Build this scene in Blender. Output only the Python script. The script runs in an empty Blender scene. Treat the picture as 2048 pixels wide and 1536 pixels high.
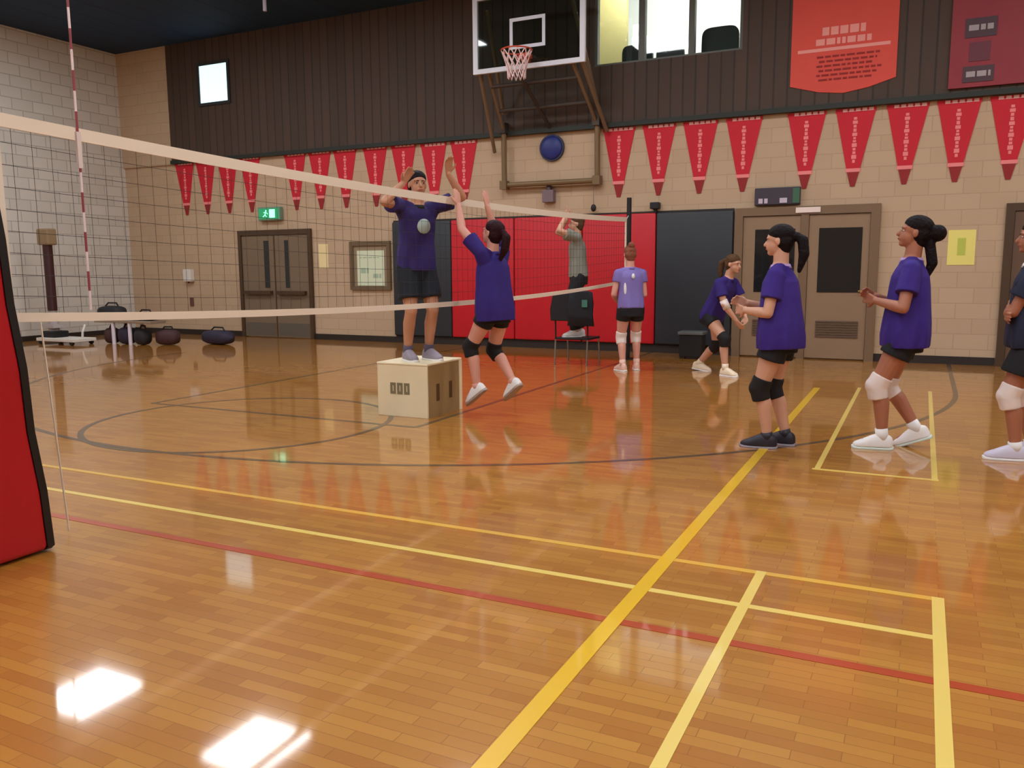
import bpy, bmesh, math, random
from mathutils import Vector as V, Matrix, Quaternion
random.seed(7)
C = bpy.context.scene.collection
PI = math.pi
R = math.radians

# ------------------------------------------------------------------ materials
def lin(c):
    out = []
    for v in c:
        v /= 255.0
        out.append(v / 12.92 if v <= 0.04045 else ((v + 0.055) / 1.055) ** 2.4)
    return (*out, 1.0)

MATS = {}
def mat(name, rgb, rough=0.6, metal=0.0, emit=0.0, bump=0.0, bscale=40.0, var=0.0, vscale=6.0, coat=0.0, trans=0.0, sheen=0.0):
    if name in MATS:
        return MATS[name]
    m = bpy.data.materials.new(name)
    m.use_nodes = True
    nt = m.node_tree
    b = nt.nodes['Principled BSDF']
    b.inputs['Base Color'].default_value = lin(rgb)
    b.inputs['Roughness'].default_value = rough
    b.inputs['Metallic'].default_value = metal
    b.inputs['Coat Weight'].default_value = coat
    if trans:
        b.inputs['Transmission Weight'].default_value = trans
    if name.startswith('hair_'): b.inputs['Specular IOR Level'].default_value = .15
    if emit:
        b.inputs['Emission Color'].default_value = lin(rgb)
        b.inputs['Emission Strength'].default_value = emit
    if var or bump:
        tc = nt.nodes.new('ShaderNodeTexCoord')
        n = nt.nodes.new('ShaderNodeTexNoise')
        n.inputs['Scale'].default_value = vscale
        n.inputs['Detail'].default_value = 4
        nt.links.new(tc.outputs['Object'], n.inputs['Vector'])
    if var:
        r = nt.nodes.new('ShaderNodeMapRange')
        r.inputs[3].default_value = 1 - var
        r.inputs[4].default_value = 1 + var
        nt.links.new(n.outputs['Fac'], r.inputs[0])
        mx = nt.nodes.new('ShaderNodeVectorMath'); mx.operation = 'SCALE'
        mx.inputs[0].default_value = lin(rgb)[:3]
        nt.links.new(r.outputs[0], mx.inputs['Scale'])
        nt.links.new(mx.outputs[0], b.inputs['Base Color'])
    if bump:
        n2 = nt.nodes.new('ShaderNodeTexNoise')
        n2.inputs['Scale'].default_value = bscale
        nt.links.new(tc.outputs['Object'], n2.inputs['Vector'])
        bp = nt.nodes.new('ShaderNodeBump')
        bp.inputs['Strength'].default_value = bump
        bp.inputs['Distance'].default_value = 0.02
        nt.links.new(n2.outputs['Fac'], bp.inputs['Height'])
        nt.links.new(bp.outputs[0], b.inputs['Normal'])
    MATS[name] = m
    return m

def brick_mat(name, axes, c1, c2, mortar, bw, bh, msize=0.008, rough=0.7, spec=None, coat=0.0, crough=0.1, bumpd=0.3, bias=0.0, noise=0.0, offset=0.5):
    """blocks or boards laid out in metres on the two named world axes"""
    m = bpy.data.materials.new(name); m.use_nodes = True
    nt = m.node_tree; b = nt.nodes['Principled BSDF']
    g = nt.nodes.new('ShaderNodeNewGeometry')
    s = nt.nodes.new('ShaderNodeSeparateXYZ')
    cmb = nt.nodes.new('ShaderNodeCombineXYZ')
    nt.links.new(g.outputs['Position'], s.inputs[0])
    nt.links.new(s.outputs[axes[0]], cmb.inputs[0])
    nt.links.new(s.outputs[axes[1]], cmb.inputs[1])
    br = nt.nodes.new('ShaderNodeTexBrick')
    br.inputs['Color1'].default_value = lin(c1)
    br.inputs['Color2'].default_value = lin(c2)
    br.inputs['Mortar'].default_value = lin(mortar)
    br.inputs['Scale'].default_value = 1.0
    br.inputs['Mortar Size'].default_value = msize
    br.inputs['Mortar Smooth'].default_value = 0.3
    br.inputs['Bias'].default_value = bias
    br.inputs['Brick Width'].default_value = bw
    br.inputs['Row Height'].default_value = bh
    br.offset = offset
    nt.links.new(cmb.outputs[0], br.inputs['Vector'])
    col = br.outputs['Color']
    if noise:
        n = nt.nodes.new('ShaderNodeTexNoise')
        n.inputs['Scale'].default_value = 1.3
        n.inputs['Detail'].default_value = 5
        nt.links.new(cmb.outputs[0], n.inputs['Vector'])
        r = nt.nodes.new('ShaderNodeMapRange')
        r.inputs[3].default_value = 1 - noise; r.inputs[4].default_value = 1 + noise
        nt.links.new(n.outputs['Fac'], r.inputs[0])
        mx = nt.nodes.new('ShaderNodeVectorMath'); mx.operation = 'SCALE'
        nt.links.new(col, mx.inputs[0]); nt.links.new(r.outputs[0], mx.inputs['Scale'])
        col = mx.outputs[0]
    nt.links.new(col, b.inputs['Base Color'])
    b.inputs['Roughness'].default_value = rough
    if spec is not None:
        b.inputs['Specular IOR Level'].default_value = spec
    b.inputs['Coat Weight'].default_value = coat
    b.inputs['Coat Roughness'].default_value = crough
    if bumpd:
        bp = nt.nodes.new('ShaderNodeBump')
        bp.inputs['Strength'].default_value = bumpd
        bp.inputs['Distance'].default_value = 0.01
        bp.invert = True
        nt.links.new(br.outputs['Fac'], bp.inputs['Height'])
        nt.links.new(bp.outputs[0], b.inputs['Normal'])
    return m

M_floor = brick_mat('floor_wood', ('X', 'Y'), (190, 131, 50), (171, 108, 37), (150, 94, 33), 0.26, 0.05, 0.0015, rough=0.4, spec=0.25, coat=1.0, crough=0.06, bumpd=0.02, noise=0.12)
M_block = brick_mat('pale_block', ('Y', 'Z'), (220, 215, 204), (210, 204, 192), (182, 176, 164), 0.42, 0.21, 0.010, rough=0.75, bumpd=0.25, noise=0.04)
M_beige = brick_mat('beige_block', ('X', 'Z'), (200, 173, 142), (194, 166, 135), (184, 156, 127), 0.42, 0.21, 0.007, rough=0.75, bumpd=0.12, noise=0.05)
M_brown = brick_mat('brown_cladding', ('X', 'Z'), (80, 62, 50), (72, 56, 45), (52, 41, 34), 0.19, 40.0, 0.014, rough=0.7, bumpd=0.3, noise=0.06, offset=0.0)
M_ceiling = brick_mat('navy_deck', ('X', 'Y'), (16, 52, 88), (14, 46, 78), (10, 32, 56), 0.6, 50.0, 0.02, rough=0.8, bumpd=0.3, offset=0.0)

# ------------------------------------------------------------------ mesh helpers
def obj(name, bm, m, parent=None, smooth=False, subd=0, bevel=0.0):
    me = bpy.data.meshes.new(name)
    bmesh.ops.recalc_face_normals(bm, faces=bm.faces[:])
    bm.to_mesh(me); bm.free()
    me.materials.append(m)
    if smooth:
        for p in me.polygons: p.use_smooth = True
    o = bpy.data.objects.new(name, me)
    C.objects.link(o)
    if parent is not None:
        o.parent = parent
    if bevel:
        md = o.modifiers.new('bevel', 'BEVEL'); md.width = bevel; md.segments = 3; md.limit_method = 'ANGLE'
    if subd:
        md = o.modifiers.new('subsurf', 'SUBSURF'); md.levels = subd; md.render_levels = subd
    return o

def tag(o, label=None, cat=None, group=None, kind=None):
    if label: o['label'] = label
    if cat: o['category'] = cat
    if group: o['group'] = group
    if kind: o['kind'] = kind
    return o

def empty(name, loc=(0, 0, 0), rz=0.0, parent=None):
    o = bpy.data.objects.new(name, None); C.objects.link(o)
    o.location = loc; o.rotation_euler = (0, 0, rz); o.empty_display_size = 0.2
    if parent is not None: o.parent = parent
    return o

def nb(): return bmesh.new()

def box(bm, x0, x1, y0, y1, z0, z1):
    vs = [bm.verts.new((x, y, z)) for x in (x0, x1) for y in (y0, y1) for z in (z0, z1)]
    for f in ((0, 1, 3, 2), (4, 6, 7, 5), (0, 4, 5, 1), (2, 3, 7, 6), (0, 2, 6, 4), (1, 5, 7, 3)):
        bm.faces.new([vs[i] for i in f])
    return bm

def bx(*a): return box(nb(), *a)

def frame_of(d):
    d = V(d).normalized()
    up = V((0, 0, 1)) if abs(d.z) < 0.95 else V((1, 0, 0))
    a = d.cross(up).normalized(); b = a.cross(d).normalized()
    return d, a, b

def loft(bm, rings, cap=True):
    """rings: lists of points, same length"""
    vr = [[bm.verts.new(p) for p in r] for r in rings]
    n = len(vr[0])
    for i in range(len(vr) - 1):
        for k in range(n):
            bm.faces.new((vr[i][k], vr[i][(k + 1) % n], vr[i + 1][(k + 1) % n], vr[i + 1][k]))
    if cap:
        bm.faces.new(vr[0][::-1]); bm.faces.new(vr[-1])
    return bm

def cone(bm, p0, p1, r0, r1, n=14, e=1.0):
    p0, p1 = V(p0), V(p1)
    d, a, b = frame_of(p1 - p0)
    rg = lambda c, r: [c + a * (r * math.cos(2 * PI * k / n)) + b * (r * e * math.sin(2 * PI * k / n)) for k in range(n)]
    return loft(bm, [rg(p0, r0), rg(p1, r1)])

def ball(bm, c, rx, ry=None, rz=None, rot=None, n=14):
    ry = rx if ry is None else ry; rz = rx if rz is None else rz
    m = Matrix.Translation(V(c)) @ (rot.to_4x4() if rot is not None else Matrix.Identity(4)) @ Matrix.Diagonal((rx, ry, rz, 1))
    bmesh.ops.create_uvsphere(bm, u_segments=n, v_segments=max(8, n // 2 + 2), radius=1.0, matrix=m)
    return bm

def capsule(bm, p0, p1, r0, r1, n=14):
    ball(bm, p0, r0, n=n); ball(bm, p1, r1, n=n)
    if (V(p1) - V(p0)).length > 1e-4:
        cone(bm, p0, p1, r0, r1, n)
    return bm

def tube(bm, pts, r, n=8):
    for a, b in zip(pts[:-1], pts[1:]):
        cone(bm, a, b, r, r, n)
    for p in pts[1:-1]:
        ball(bm, p, r, n=8)
    return bm

def torus(bm, c, R_, r, nrm=(0, 0, 1), n=28, k=8):
    d, a, b = frame_of(nrm); c = V(c)
    rings = []
    for i in range(n):
        t = 2 * PI * i / n
        e = a * math.cos(t) + b * math.sin(t)
        rings.append([bm.verts.new(c + e * (R_ + r * math.cos(2 * PI * j / k)) + d * (r * math.sin(2 * PI * j / k))) for j in range(k)])
    for i in range(n):
        for j in range(k):
            bm.faces.new((rings[i][j], rings[(i + 1) % n][j], rings[(i + 1) % n][(j + 1) % k], rings[i][(j + 1) % k]))
    return bm

def prism(bm, pts, y0, y1):
    """extrude an outline given in (x, z) between two y values"""
    return loft(bm, [[V((x, y0, z)) for x, z in pts], [V((x, y1, z)) for x, z in pts]])

def remesh_obj(name, bm, m, parent, voxel, smooth_it=4):
    me = bpy.data.meshes.new(name + '_src')
    bmesh.ops.recalc_face_normals(bm, faces=bm.faces[:])
    bm.to_mesh(me); bm.free()
    t = bpy.data.objects.new('tmp', me); C.objects.link(t)
    md = t.modifiers.new('r', 'REMESH'); md.mode = 'VOXEL'; md.voxel_size = voxel; md.use_smooth_shade = True
    sm = t.modifiers.new('s', 'SMOOTH'); sm.factor = 0.5; sm.iterations = smooth_it
    dg = bpy.context.evaluated_depsgraph_get()
    out = bpy.data.meshes.new_from_object(t.evaluated_get(dg), depsgraph=dg)
    out.name = name
    bpy.data.objects.remove(t); bpy.data.meshes.remove(me)
    out.materials.clear(); out.materials.append(m)
    for p in out.polygons: p.use_smooth = True
    o = bpy.data.objects.new(name, out); C.objects.link(o)
    if parent is not None: o.parent = parent
    return o

def struct(name, bm, m, parent=None, **k):
    o = obj(name, bm, m, parent, **k)
    if parent is None: o['kind'] = 'structure'
    return o

# ------------------------------------------------------------------ camera
H = 1.35
cam = bpy.data.cameras.new('camera'); co = bpy.data.objects.new('camera', cam); C.objects.link(co)
cam.sensor_width = 36; cam.lens = 1661.7 / 2048 * 36
pi_, ya, ro = 0.13804, 0.45698, -0.00642
fw = V((-math.sin(ya) * math.cos(pi_), math.cos(ya) * math.cos(pi_), -math.sin(pi_)))
r0 = V((math.cos(ya), math.sin(ya), 0)); u0 = r0.cross(fw)
rr = r0 * math.cos(ro) + u0 * math.sin(ro); uu = u0 * math.cos(ro) - r0 * math.sin(ro)
mw = Matrix((rr, uu, -fw)).transposed().to_4x4(); mw.translation = V((0, 0, H))
co.matrix_world = mw
cam.clip_end = 200
bpy.context.scene.camera = co

# ------------------------------------------------------------------ setting
YW, XL, XR, YF, ZC, ZB = 12.94, -15.7, 9.0, -8.0, 5.92, 3.55
flo = struct('floor', bx(XL - .2, XR + .2, YF - .2, YW + .2, -0.15, 0), M_floor)
WX0, WX1, WZ0, WZ1 = -4.86, -2.55, 4.50, 5.72          # gallery window opening
struct('wall_back', bx(XL - .2, XR + .2, YW, YW + .2, 0, ZB), M_beige)
struct('wall_column', bx(XL, -14.22, YW - .05, YW + .2, ZB, ZC), M_beige)
bm = nb()
box(bm, -14.22, WX0, YW - .06, YW + .2, ZB, ZC); box(bm, WX1, XR + .2, YW - .06, YW + .2, ZB, ZC)
box(bm, WX0, WX1, YW - .06, YW + .2, ZB, WZ0); box(bm, WX0, WX1, YW - .06, YW + .2, WZ1, ZC)
struct('wall_upper', bm, M_brown)
struct('wall_left', bx(XL - .2, XL, YF - .2, YW, 0, ZC), M_block)
struct('wall_right', bx(XR, XR + .2, YF - .2, YW, 0, ZC), brick_mat('beige_block_side', ('Y', 'Z'), (204, 176, 142), (196, 167, 132), (180, 152, 120), 0.42, 0.21, 0.007))
struct('wall_front', bx(XL - .2, XR + .2, YF - .2, YF, 0, ZC), M_beige)
struct('ceiling', bx(XL - .2, XR + .2, YF - .2, YW + .2, ZC, ZC + .2), M_ceiling)
M_dark = mat('dark_base', (44, 34, 28), 0.6)
bm = nb()
for a, b in ((XL, -12.52), (-10.64, -8.74), (-2.6, -2.58), (-.58, .93), (2.1, XR)): box(bm, a, b, YW - .02, YW, 0, .11)
box(bm, -8.74, -2.6, YW - .02, YW, 0, .12)
struct('baseboard_back', bm, M_dark)
struct('baseboard_left', bx(XL, XL + .02, YF, YW, 0, .1), M_dark)
struct('shadow_strip_1', bx(-14.22, XR, YW - .10, YW - .06, ZB, ZB + .07), mat('shadow_green', (34, 40, 34), 0.6))  # dark green-black strip that draws the shadow band along the cladding's lower edge

# painted lines, all on the floor
M_thick = mat('line_yellow', (232, 182, 24), 0.35, coat=0.6)
M_pale = mat('line_pale', (236, 204, 104), 0.35, coat=0.6)
M_amber = mat('line_amber', (226, 176, 66), 0.35, coat=0.6)
M_red = mat('line_red', (178, 66, 24), 0.35, coat=0.6)
M_grey = mat('line_dark', (92, 70, 44), 0.35, coat=0.6)
def line(x0, y0, x1, y1, w, m, z, lab):
    d = V((x1 - x0, y1 - y0, 0)).normalized(); n = V((-d.y, d.x, 0)) * (w / 2)
    bm = nb(); a, b = V((x0, y0, 0)), V((x1, y1, 0)); up = V((0, 0, z))
    loft(bm, [[a + n, a - n, a - n + up, a + n + up], [b + n, b - n, b - n + up, b + n + up]])
    o = obj('court_line', bm, m, flo); o['label'] = lab
def arc(cx, cy, r, a0, a1, w, m, z, lab, n=96):
    bm = nb(); rings = []
    for i in range(n + 1):
        t = R(a0 + (a1 - a0) * i / n); e = V((math.cos(t), math.sin(t), 0)); c = V((cx, cy, 0))
        p, q = c + e * (r - w / 2), c + e * (r + w / 2); up = V((0, 0, z))
        rings.append([p, q, q + up, p + up])
    loft(bm, rings, cap=abs(a1 - a0) < 359)
    o = obj('court_line', bm, m, flo); o['label'] = lab
line(-1.0, YF + .5, -1.0, 9.8, .066, M_thick, .0030, 'thick yellow line running away from the camera')
line(-.575, YF + .5, -.575, 3.69, .042, M_pale, .0026, 'pale yellow line short of the corner')
line(-.57, 5.78, -.57, 10.0, .036, M_pale, .0026, 'pale yellow line behind the near court')
line(.127, YF + .5, .127, 3.69, .046, M_pale, .0026, 'pale yellow line at the right')
line(.137, 5.78, .137, 10.0, .036, M_pale, .0026, 'pale yellow line beyond the gap')
line(-.6, 5.80, .16, 5.80, .036, M_pale, .0022, 'short pale yellow cross line')
line(-14, 3.67, .15, 3.67, .042, M_amber, .0020, 'amber line across the court, the farther one')
line(-14, 3.27, .127, 3.27, .040, M_pale, .0018, 'pale yellow line across the court')
line(-14, 2.91, XR, 2.91, .05, M_red, .0016, 'red line across the court')
arc(-5.3, 10.0, 5.68, -180, 0, .05, M_grey, .0010, 'large dark arc on the floor')
line(.38, 10.0, .38, YW - .03, .05, M_grey, .0010, 'straight end of the dark arc')
arc(-5.45, 5.58, 1.32, 0, 360, .05, M_grey, .0014, 'dark circle on the floor', 72)
line(-3.85, 5.95, -3.85, YW - .03, .05, M_grey, .0012, 'dark key line')
line(-7.05, 5.95, -7.05, YW - .03, .05, M_grey, .0012, 'dark key line beyond the net')
line(-7.05, 5.95, -3.85, 5.95, .05, M_grey, .0011, 'dark free throw line')

# ------------------------------------------------------------------ lights
M_lamp = mat('lamp_panel', (248, 250, 255), 0.5, emit=22.5)
M_lamph = mat('lamp_house', (60, 62, 66), 0.5)
lx = (-12.45, -8.72, -5.0, -1.3, 2.4, 6.1); ly = (8.85, 3.2, -2.4)
first = True
rowname = ('nearest the far wall', 'in the middle row', 'in the row behind the camera')
colname = ('first', 'second', 'third', 'fourth', 'fifth', 'sixth')
for j, y in enumerate(ly):
    for i, x in enumerate(lx):
        if first:
            proto_l = empty('ceiling_light'); tag(proto_l, '', 'ceiling light')
            obj('housing', bx(-.62, .62, -.66, .66, .02, .10), M_lamph, proto_l)
            obj('diffuser', bx(-.55, .55, -.60, .60, 0, .02), M_lamp, proto_l)
            o = proto_l; first = False
        else:
            o = proto_l.copy(); C.objects.link(o)
            for ch in list(proto_l.children):
                c = ch.copy(); C.objects.link(c); c.parent = o
        o.location = (x, y, ZC - .10)
        o['label'] = 'square white ceiling light, %s from the left wall, %s' % (colname[i], rowname[j])
        o['category'] = 'ceiling light'; o['group'] = 'square ceiling lights'
w = bpy.data.worlds.new('world'); bpy.context.scene.world = w; w.use_nodes = True
w.node_tree.nodes['Background'].inputs[0].default_value = (.8, .85, .9, 1)
w.node_tree.nodes['Background'].inputs[1].default_value = 0.3

# ------------------------------------------------------------------ gallery window and room behind it
M_cream = mat('gallery_cream', (184, 170, 112), 0.7)
M_white = mat('white_paint', (238, 238, 234), 0.6)
GY = YW + 2.6
bm = nb()
box(bm, WX0 - .6, WX1 + .6, GY, GY + .1, WZ0 - .5, WZ1 + .6)
box(bm, WX0 - .7, WX0 - .6, YW + .2, GY, WZ0 - .5, WZ1 + .6); box(bm, WX1 + .6, WX1 + .7, YW + .2, GY, WZ0 - .5, WZ1 + .6)
box(bm, WX0 - .6, WX1 + .6, YW + .2, GY, WZ1 + .6, WZ1 + .7)
struct('wall_gallery', bm, M_white)
struct('floor_gallery', bx(WX0 - .6, WX1 + .6, YW + .2, GY, WZ0 - .6, WZ0 - .5), mat('gallery_floor', (120, 110, 100), 0.7))
struct('wall_partition', bx(WX0 - .6, WX0 + .18, YW + 1.0, YW + 1.1, WZ0 - .5, WZ1 + .6), M_cream)
la = bpy.data.lights.new('gallery_lamp', 'AREA'); la.energy = 85; la.size = 2.2; la.size_y = .3; la.shape = 'RECTANGLE'; la.color = (.96, 1, .98)
lo = bpy.data.objects.new('gallery_lamp', la); C.objects.link(lo); lo.location = ((WX0 + WX1) / 2, YW + .38, WZ1 + .42); lo.rotation_euler = (R(58), 0, 0)
M_mull = mat('mullion', (96, 98, 90), 0.5)
win = empty('window_1', ((WX0 + WX1) / 2, YW, WZ0)); win['kind'] = 'structure'
ox = (WX0 + WX1) / 2
bm = nb()
for x0, x1 in ((WX0, WX0 + .05), (WX1 - .05, WX1), (-4.14, -4.04), (-3.36, -3.27)): box(bm, x0 - ox, x1 - ox, -.02, .08, 0, WZ1 - WZ0)
box(bm, WX0 - ox, WX1 - ox, -.02, .08, WZ1 - WZ0 - .05, WZ1 - WZ0); box(bm, WX0 - ox, WX1 - ox, -.04, .1, 0, .03)
obj('window_frame', bm, M_mull, win)
def glass_mat(name, tint, gl=0.06, tr=0.9):
    m = bpy.data.materials.new(name); m.use_nodes = True; nt = m.node_tree
    nt.nodes.remove(nt.nodes['Principled BSDF']); out = nt.nodes['Material Output']
    t = nt.nodes.new('ShaderNodeBsdfTransparent'); t.inputs[0].default_value = tint
    g = nt.nodes.new('ShaderNodeBsdfGlossy'); g.inputs['Roughness'].default_value = .03
    mx = nt.nodes.new('ShaderNodeMixShader'); mx.inputs[0].default_value = gl
    nt.links.new(t.outputs[0], mx.inputs[1]); nt.links.new(g.outputs[0], mx.inputs[2]); nt.links.new(mx.outputs[0], out.inputs[0])
    return m
M_glass = glass_mat('clear_glass', (.93, .96, .95, 1), .04)
for x0, x1 in ((WX0 + .05, -4.14), (-4.04, -3.36), (-3.27, WX1 - .05)):
    obj('pane', bx(x0 - ox, x1 - ox, .025, .031, .03, WZ1 - WZ0 - .05), M_glass, win)
# poster on the cream partition
tag(obj('notice_paper', bx(-4.56, -4.44, YW + .98, YW + 1.0, WZ0 + .35, WZ0 + .85), mat('paper_white', (250, 250, 240), .7)), 'small white paper on the cream partition behind the upper window', 'paper')
M_chairg = mat('gallery_chair', (30, 40, 36), .6)
def gchair(x, w_, h, rnd, lab):
    t = empty('gallery_chair', (x, YW + .48, WZ0 - .5)); tag(t, lab, 'chair', 'chairs behind the upper window')
    n = 16; pts = []
    hb = .25
    top = .5 + h
    for k in range(n + 1):
        a = PI * k / n
        e = rnd
        cx = math.copysign(abs(math.cos(a)) ** e, math.cos(a)) * w_ / 2
        cz = top - hb + (abs(math.sin(a)) ** e) * hb
        pts.append((cx, cz))
    pts += [(-w_ / 2, .25), (w_ / 2, .25)]
    obj('backrest', prism(nb(), pts, -.22, -.16), M_chairg, t)
    obj('seat', bx(-w_ / 2, w_ / 2, -.2, .24, .2, .26), M_chairg, t)
    for sx in (-1, 1):
        for yy in (-.18, .22):
            obj('leg', cone(nb(), (sx * w_ * .42, yy, 0), (sx * w_ * .42, yy, .2), .014, .014, 8), M_mull, t)
gchair(-4.25, .50, .34, .35, 'dark square-backed chair behind the left pane of the upper window')
gchair(-3.72, .44, .38, .9, 'dark round-backed chair behind the middle pane of the upper window')
gchair(-2.95, .56, .45, .45, 'tall dark chair behind the right pane of the upper window')

# small bright window high on the brown wall
w2 = empty('window_2', (-12.92, YW - .06, 5.05)); w2['kind'] = 'structure'
bm = nb()
for a in ((-.43, .43, .36, .42), (-.43, .43, -.42, -.36)): box(bm, a[0], a[1], -.03, 0, a[2], a[3])
for a in ((-.43, -.37), (.37, .43)): box(bm, a[0], a[1], -.03, 0, -.36, .36)
obj('window_frame', bm, mat('win2_frame', (46, 48, 48), .5), w2)
obj('pane', bx(-.37, .37, -.012, -.004, -.36, .36), mat('daylight_pane', (205, 238, 246), .3, emit=1.25), w2)

# ------------------------------------------------------------------ doors
M_taupe = mat('door_taupe', (128, 108, 86), .5, var=.05)
M_taupe2 = mat('door_tan', (150, 122, 94), .5, var=.04)
M_frame = mat('door_frame_dark', (78, 56, 36), .5)
M_frame2 = mat('door_frame_tan', (126, 100, 74), .5)
M_wglass = mat('door_glass_dark', (22, 28, 32), .12, coat=.4)
M_steel = mat('steel', (150, 146, 138), .35, metal=.8)
d1 = empty('door_1', (-11.58, YW, 0)); d1['kind'] = 'structure'
bm = nb(); box(bm, -.93, -.85, -.06, .02, 0, 2.14); box(bm, .85, .93, -.06, .02, 0, 2.14); box(bm, -.85, .85, -.06, .02, 2.04, 2.14)
obj('door_frame', bm, M_frame, d1)
for s in (-1, 1):
    x0, x1 = (-.845, -.012) if s < 0 else (.012, .845)
    lf = obj('door_leaf', bx(x0, x1, -.035, .0, .02, 2.03), M_taupe, d1)
    wx = (-.27, -.14) if s < 0 else (.26, .36)
    obj('vision_panel', bx(wx[0], wx[1], -.04, -.03, 1.0, 1.93), M_wglass, lf)
    obj('push_bar', bx(x0 + .06, x1 - .06, -.12, -.04, .87, .94), M_frame, lf)
    obj('kick_plate', bx(x0 + .03, x1 - .03, -.042, -.034, .05, .3), mat('kick', (120, 112, 100), .4, metal=.4), lf)
obj('meeting_rail', bx(-.012, .012, -.045, .0, .02, 2.03), M_frame, d1)

d2 = empty('door_2', (-1.58, YW, 0)); d2['kind'] = 'structure'
bm = nb(); box(bm, -1.0, -.88, -.08, .02, 0, 2.22); box(bm, .88, 1.0, -.08, .02, 0, 2.22); box(bm, -.88, .88, -.08, .02, 2.1, 2.22)
obj('door_frame', bm, M_frame2, d2)
for s in (-1, 1):
    x0, x1 = (-.875, -.06) if s < 0 else (.06, .875)
    lf = obj('door_leaf', bx(x0, x1, -.05, .0, .02, 2.09), M_taupe2, d2)
    wx = (-.70, -.13) if s < 0 else (.20, .78)
    obj('vision_panel', bx(wx[0], wx[1], -.058, -.045, .98, 1.90), M_wglass, lf)
    bm = nb()
    for k in range(7): box(bm, wx[0], wx[1], -.066, -.05, .33 + k * .036, .352 + k * .036)
    obj('louvre', bm, mat('louvre_brown', (100, 78, 62), .5), lf)
    hx = -.10 if s < 0 else .82
    bm = nb(); cone(bm, (hx, -.05, 1.0), (hx, -.10, 1.0), .016, .016, 10); cone(bm, (hx - .06, -.10, 1.0), (hx + .03, -.10, 1.0), .012, .012, 10)
    obj('door_handle', bm, mat('brass', (170, 128, 60), .35, metal=.7), lf)
obj('mullion', bx(-.055, .055, -.07, .0, .0, 2.1), M_frame2, d2)

d3 = empty('door_3', (1.5, YW, 0)); d3['kind'] = 'structure'
bm = nb(); box(bm, -.56, -.46, -.06, .02, 0, 2.16); box(bm, .46, .56, -.06, .02, 0, 2.16); box(bm, -.46, .46, -.06, .02, 2.06, 2.16)
obj('door_frame', bm, M_frame, d3)
lf = obj('door_leaf', bx(-.455, .455, -.04, 0, .02, 2.05), mat('door_brown', (104, 78, 60), .5, var=.05), d3)
obj('door_handle', cone(nb(), (-.38, -.05, 1.0), (-.38, -.1, 1.0), .025, .025), M_steel, lf)

# ------------------------------------------------------------------ wall things
M_tubed0 = mat('banner_rod', (60, 56, 54), .5)
M_black = mat('black_plastic', (22, 22, 24), .5)
M_padred = mat('pad_red', (206, 26, 40), .42, var=.06, vscale=2)
M_padgrey = mat('pad_grey', (46, 50, 56), .45, var=.08, vscale=2)
xs = [-8.76, -7.52, -6.28, -5.04, -3.80, -2.60]
pl = ['dark grey wall pad, leftmost, beside the framed notice board', 'red wall pad, left of the three, beside the dark grey pad', 'red wall pad in the middle, under the hoop',
      'red wall pad on the right, behind the net pole', 'dark grey wall pad beside the tan double doors']
for i in range(5):
    t = empty('wall_pad', ((xs[i] + xs[i + 1]) / 2, YW, .14))
    tag(t, pl[i], 'wall pad', 'wall pads')
    hw = (xs[i + 1] - xs[i]) / 2 - .006
    obj('cushion', bx(-hw, hw, -.07, -.012, .0, 2.06), M_padgrey if i in (0, 4) else M_padred, t, smooth=True, bevel=.025)
    obj('backing_board', bx(-hw - .002, hw + .002, -.012, 0, -.02, 2.09), M_dark, t)

# pennants
M_pen = mat('pennant_red', (206, 24, 44), .7)
M_pentip = mat('pennant_tip', (150, 34, 34), .7)
M_penpink = mat('pennant_print', (244, 140, 138), .7)
M_penhead = mat('pennant_header', (240, 190, 186), .7)
px = [-13.92, -13.33, -12.73, -12.13, -10.99, -10.39, -9.80, -9.12, -8.50, -7.87, -7.26, -4.44, -3.79, -3.15, -2.50, -1.62, -.97, -.31, .31, .93]
plab = ['red pennant, leftmost of the row, beside the beige column', 'second red pennant from the beige column', 'third red pennant from the beige column', 'red pennant just left of the green exit sign',
        'red pennant just right of the green exit sign', 'second red pennant right of the exit sign', 'third red pennant right of the exit sign', 'red pennant above the framed notice board', 'red pennant above the leftmost dark grey pad',
        'second red pennant left of the hoop frame', 'red pennant next to the left of the hoop frame',
        'red pennant next to the right of the hoop frame', 'second red pennant right of the hoop frame', 'third red pennant right of the hoop frame', 'red pennant left of the dark sign over the tan doors',
        'red pennant just right of the dark sign, below the orange banner', 'second red pennant right of the dark sign', 'third red pennant right of the dark sign', 'red pennant above the yellow notice', 'red pennant, rightmost in the frame']
pen0 = None
def pen_build():
    t = empty('pennant')
    w0, w1, w2, L, zb = .255, .085, .03, 1.02, .80
    cl = obj('cloth', prism(nb(), [(-w0, 0), (w0, 0), (w1, -zb), (-w1, -zb)], -.012, 0), M_pen, t)
    obj('tip', prism(nb(), [(-w1, -zb), (w1, -zb), (w2, -L), (-w2, -L)], -.011, 0), M_pentip, t)
    obj('hanging_sleeve', bx(-w0 - .01, w0 + .01, -.018, 0, 0, .05), M_pen, t)
    bm = nb(); random.seed(3)
    z = -.07
    while z > -zb + .1:
        h = random.uniform(.03, .055); wd = .024 + .008 * math.sin(z * 40)
        box(bm, -wd, wd, -.016, -.012, z - h, z); z -= h + .012
    obj('lettering', bm, M_penpink, t)
    obj('band', bx(-w1 - .012, w1 + .012, -.017, 0, -zb - .02, -zb + .03), M_penpink, t)
    bm = nb(); box(bm, -.17, .22, -.019, -.018, .008, .012)
    for k in range(5):
        x = -.17 + k * .085
        box(bm, x, x + .06, -.021, -.0181, .006, .047)
    obj('header_print', bm, M_penhead, t)
    return t
pen0 = pen_build()
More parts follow.
